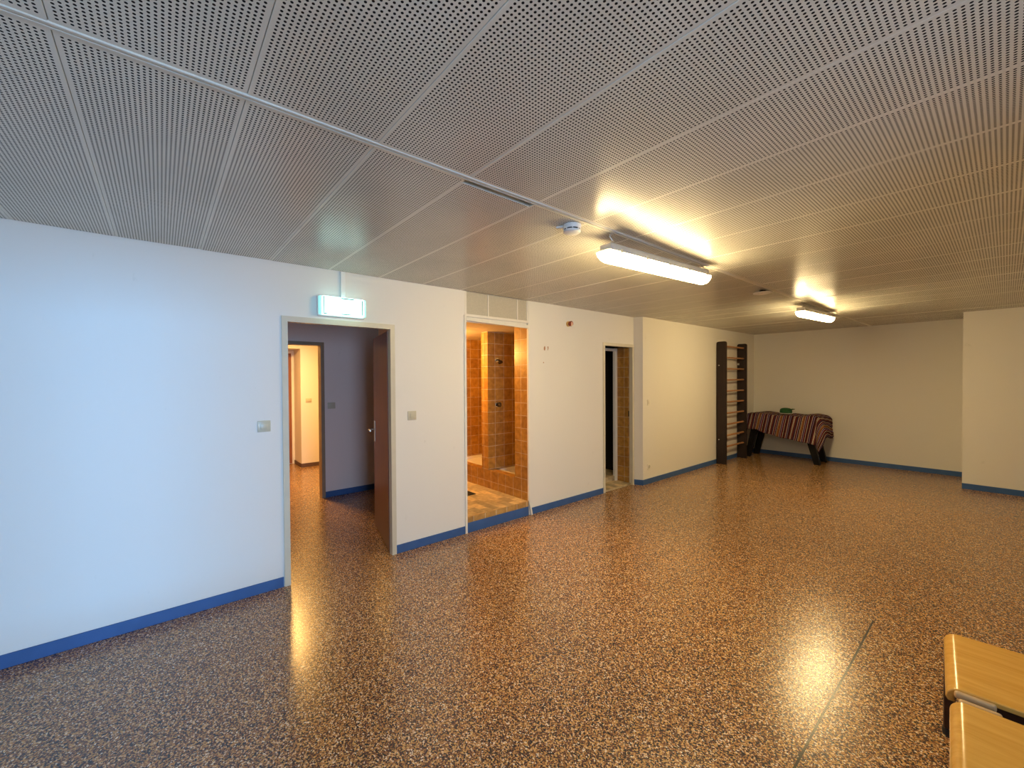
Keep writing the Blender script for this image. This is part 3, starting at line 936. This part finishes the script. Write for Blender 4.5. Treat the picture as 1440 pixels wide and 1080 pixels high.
# the cloth: laid askew over the table, hanging at the front and round the right end
def cloth():
    th = math.radians(10.5)
    es, et = Vector((math.cos(th), -math.sin(th))), Vector((math.sin(th), math.cos(th)))
    org = Vector((-3.42, TY0 - 0.315))
    S, Tn = 1.52, 1.13
    ns, ntn = 150, 96
    bm = bmesh.new()
    lay = bm.loops.layers.uv.new('UVMap')
    rnd = random.Random(3)
    grid = []
    eps = 0.006
    for i in range(ns + 1):
        row = []
        for j in range(ntn + 1):
            s, tt = S * i / ns, Tn * j / ntn
            p = org + es * s + et * tt
            a, b = p.x, p.y
            x0, x1, y0, y1 = TX0 - eps, TX1 + eps, TY0 - eps, TY1 + eps
            e = max(a - x1, 0) - max(x0 - a, 0)
            dd = max(y0 - b, 0) - max(b - y1, 0)
            ca, cb = min(max(a, x0), x1), min(max(b, y0), y1)
            z = TZ + 0.006 + 0.010 * math.sin(9 * s + 3 * tt) ** 2 + 0.008 * math.sin(17 * tt + 5 * s) ** 2
            # two soft rolls lying under the cloth at the ends
            z += 0.030 * math.exp(-((a + 3.17) / 0.09) ** 2) + 0.020 * math.exp(-((a - TX1 + 0.10) / 0.10) ** 2)
            x, y = ca, cb
            if e or dd:
                hang = math.hypot(e, dd)
                ux, uy = (e / hang, -dd / hang)
                r = 0.03 + 0.05 * max(ux, 0)
                if hang < r * math.pi / 2:
                    out, drop = r * math.sin(hang / r), r * (1 - math.cos(hang / r))
                else:
                    out, drop = r, r + hang - r * math.pi / 2
                k = min(1.0, drop / 0.25)
                corner = abs(2 * ux * uy)
                lift = 0.018 * k * (0.5 + 0.5 * math.sin(23 * s + 0.8 * math.sin(4 * s))) + 0.010 * k * math.sin(51 * s + 2) ** 2
                if abs(uy) < 0.5 or e > 0.02:
                    lift += 0.03 * k * (0.5 + 0.5 * math.sin(19 * tt + 3 * s))
                lift += corner * 0.30 * drop
                out += lift
                x, y, z = ca + ux * out, cb + uy * out, z - drop
                y = min(y, BACK - 0.022)
                z = max(z, 0.15)
            row.append((bm.verts.new((x, y, z)), s, tt))
        grid.append(row)
    for i in range(ns):
        for j in range(ntn):
            q = [grid[i][j], grid[i + 1][j], grid[i + 1][j + 1], grid[i][j + 1]]
            f = bm.faces.new([v[0] for v in q])
            f.smooth = True
            for l, v in zip(f.loops, q):
                l[lay].uv = (v[1], v[2])
    me = bpy.data.meshes.new('striped_cloth')
    bm.to_mesh(me)
    bm.free()
    me.materials.append(M_CLOTH)
    o = bpy.data.objects.new('striped_cloth', me)
    COL.objects.link(o)
    sm = o.modifiers.new('thickness', 'SOLIDIFY')
    sm.thickness = 0.003
    sm.offset = 1
    return o
tag(cloth(), 'maroon, cream and orange striped cloth draped askew over the black table', 'cloth')

# green cap on the cloth
CX, CY, CZ = -2.745, 9.24, TZ + 0.046
t = thing('cap', 'dark green cap lying on the striped cloth', 'cap', (CX, CY, CZ))
m = MB()
prof = [(0.098, 0.0), (0.102, 0.02), (0.100, 0.05), (0.092, 0.075), (0.070, 0.092), (0.035, 0.100), (0, 0.102)]
m.lathe(prof, (CX, CY, CZ), (0, 0, 1), 28)
m.build('crown', M_GREEN, t, True)
m = MB()
ring = []
N = 18
for k in range(N + 1):
    a = -1.15 + 2.3 * k / N
    ca, sa = math.cos(a), math.sin(a)
    ring.append(((CX + 0.097 * ca, CY - 0.02 + 0.097 * sa, CZ + 0.062), (CX + 0.04 + 0.115 * ca, CY - 0.02 + 0.095 * sa, CZ + 0.080)))
for z in (0, 0.005):
    pass
vi = [[m.bm.verts.new(Vector(p) + Vector((0, 0, dz))) for p in pr for dz in (0, 0.006)] for pr in ring]
for a, b in zip(vi, vi[1:]):
    m.bm.faces.new((a[0], b[0], b[2], a[2])); m.bm.faces.new((a[1], a[3], b[3], b[1])); m.bm.faces.new((a[2], b[2], b[3], a[3])); m.bm.faces.new((a[0], a[1], b[1], b[0]))
m.bm.faces.new((vi[0][0], vi[0][2], vi[0][3], vi[0][1])); m.bm.faces.new((vi[-1][0], vi[-1][1], vi[-1][3], vi[-1][2]))
m.build('brim', M_GREEN, t, True)
o = MB().lathe([(0.085, 0), (0.110, 0.003), (0.112, 0.010), (0.100, 0.012), (0, 0.008)], (CX + 0.01, CY - 0.02, CZ - 0.008), (0, 0, 1), 28).build('white_lining', M_TRIMW, t, True)
o['label'] = 'white lower edge'

# ------------------------------------------------------------------ benches
def bench(xl, yn, yf, rot, label, near_leg):
    """Bent plywood seat running off to the right; xl = left end, yn..yf its depth."""
    t = thing('bench', label, 'bench', (xl, (yn + yf) / 2, 0), 'varnished wooden benches')
    Lr = 1.25
    R, th, zt = 0.042, 0.020, 0.450
    prof_out, prof_in = [], []
    prof_out.append((xl + Lr, zt)); prof_in.append((xl + Lr, zt - th))
    for k in range(11):
        a = math.pi / 2 + math.pi / 2 * k / 10
        prof_out.append((xl + R + R * math.cos(a), zt - R + R * math.sin(a)))
        prof_in.append((xl + R + (R - th) * math.cos(a), zt - R + (R - th) * math.sin(a)))
    prof_out.append((xl + 0.006, zt - 0.055)); prof_in.append((xl + 0.006 + th, zt - 0.055))
    pr = prof_out + prof_in[::-1]
    M = Matrix.Rotation(rot, 4, 'Z')
    def fin(o):
        o.data.transform(Matrix.Translation((xl, yf, 0)) @ M @ Matrix.Translation((-xl, -yf, 0)))
        return o
    m = MB()
    m.prism(pr, 'y', yn, yf)
    o = fin(m.build('seat', M_BENCH, t, True))
    bv = o.modifiers.new('bevel', 'BEVEL')
    bv.width, bv.segments, bv.limit_method, bv.angle_limit = 0.004, 2, 'ANGLE', math.radians(50)
    for y0, y1 in ((yn + 0.035, yn + 0.06), (yf - 0.06, yf - 0.035)):
        fin(MB().box(xl + 0.06, xl + Lr, y0, y1, 0.33, zt - th - 0.001).build('rail', M_BENCHDARK, t))
    for k, xk in enumerate((xl + 0.035, xl + Lr - 0.10)):
        for y0 in (yn + 0.004, yf - 0.042):
            x0 = xl + 0.001 if near_leg and k == 0 and y0 > yn + 0.1 else xk
            l = fin(MB().box(x0, x0 + 0.038, y0, y0 + 0.038, 0.03, zt - 0.056, 0.004, 1).build('leg', M_BENCHDARK, t))
            fin(MB().lathe([(0, 0), (0.022, 0), (0.024, 0.015), (0.022, 0.03), (0, 0.03)], (x0 + 0.019, y0 + 0.019, 0.0), (0, 0, 1), 18).build('foot_glide', M_RUBBER, l, True))
    ys = ((yn - 0.020, yn - 0.003),) if near_leg else ((yf + 0.006, yf + 0.026),)
    for y0, y1 in ys:
        o = fin(MB().box(xl + 0.022, xl + 0.125, y0, y1, zt - 0.030, zt - 0.003, 0.008, 3).build('edge_block', M_BENCHTAB, t, True))
        o['label'] = 'pale beech edge block'
    return t
bench(-0.176, 2.222, 2.692, math.radians(4.5), 'varnished beech bench at the right edge, the farther of the two', True)
bench(-0.124, 1.675, 2.148, math.radians(3.5), 'varnished beech bench in the bottom right corner, the nearer of the two', False)
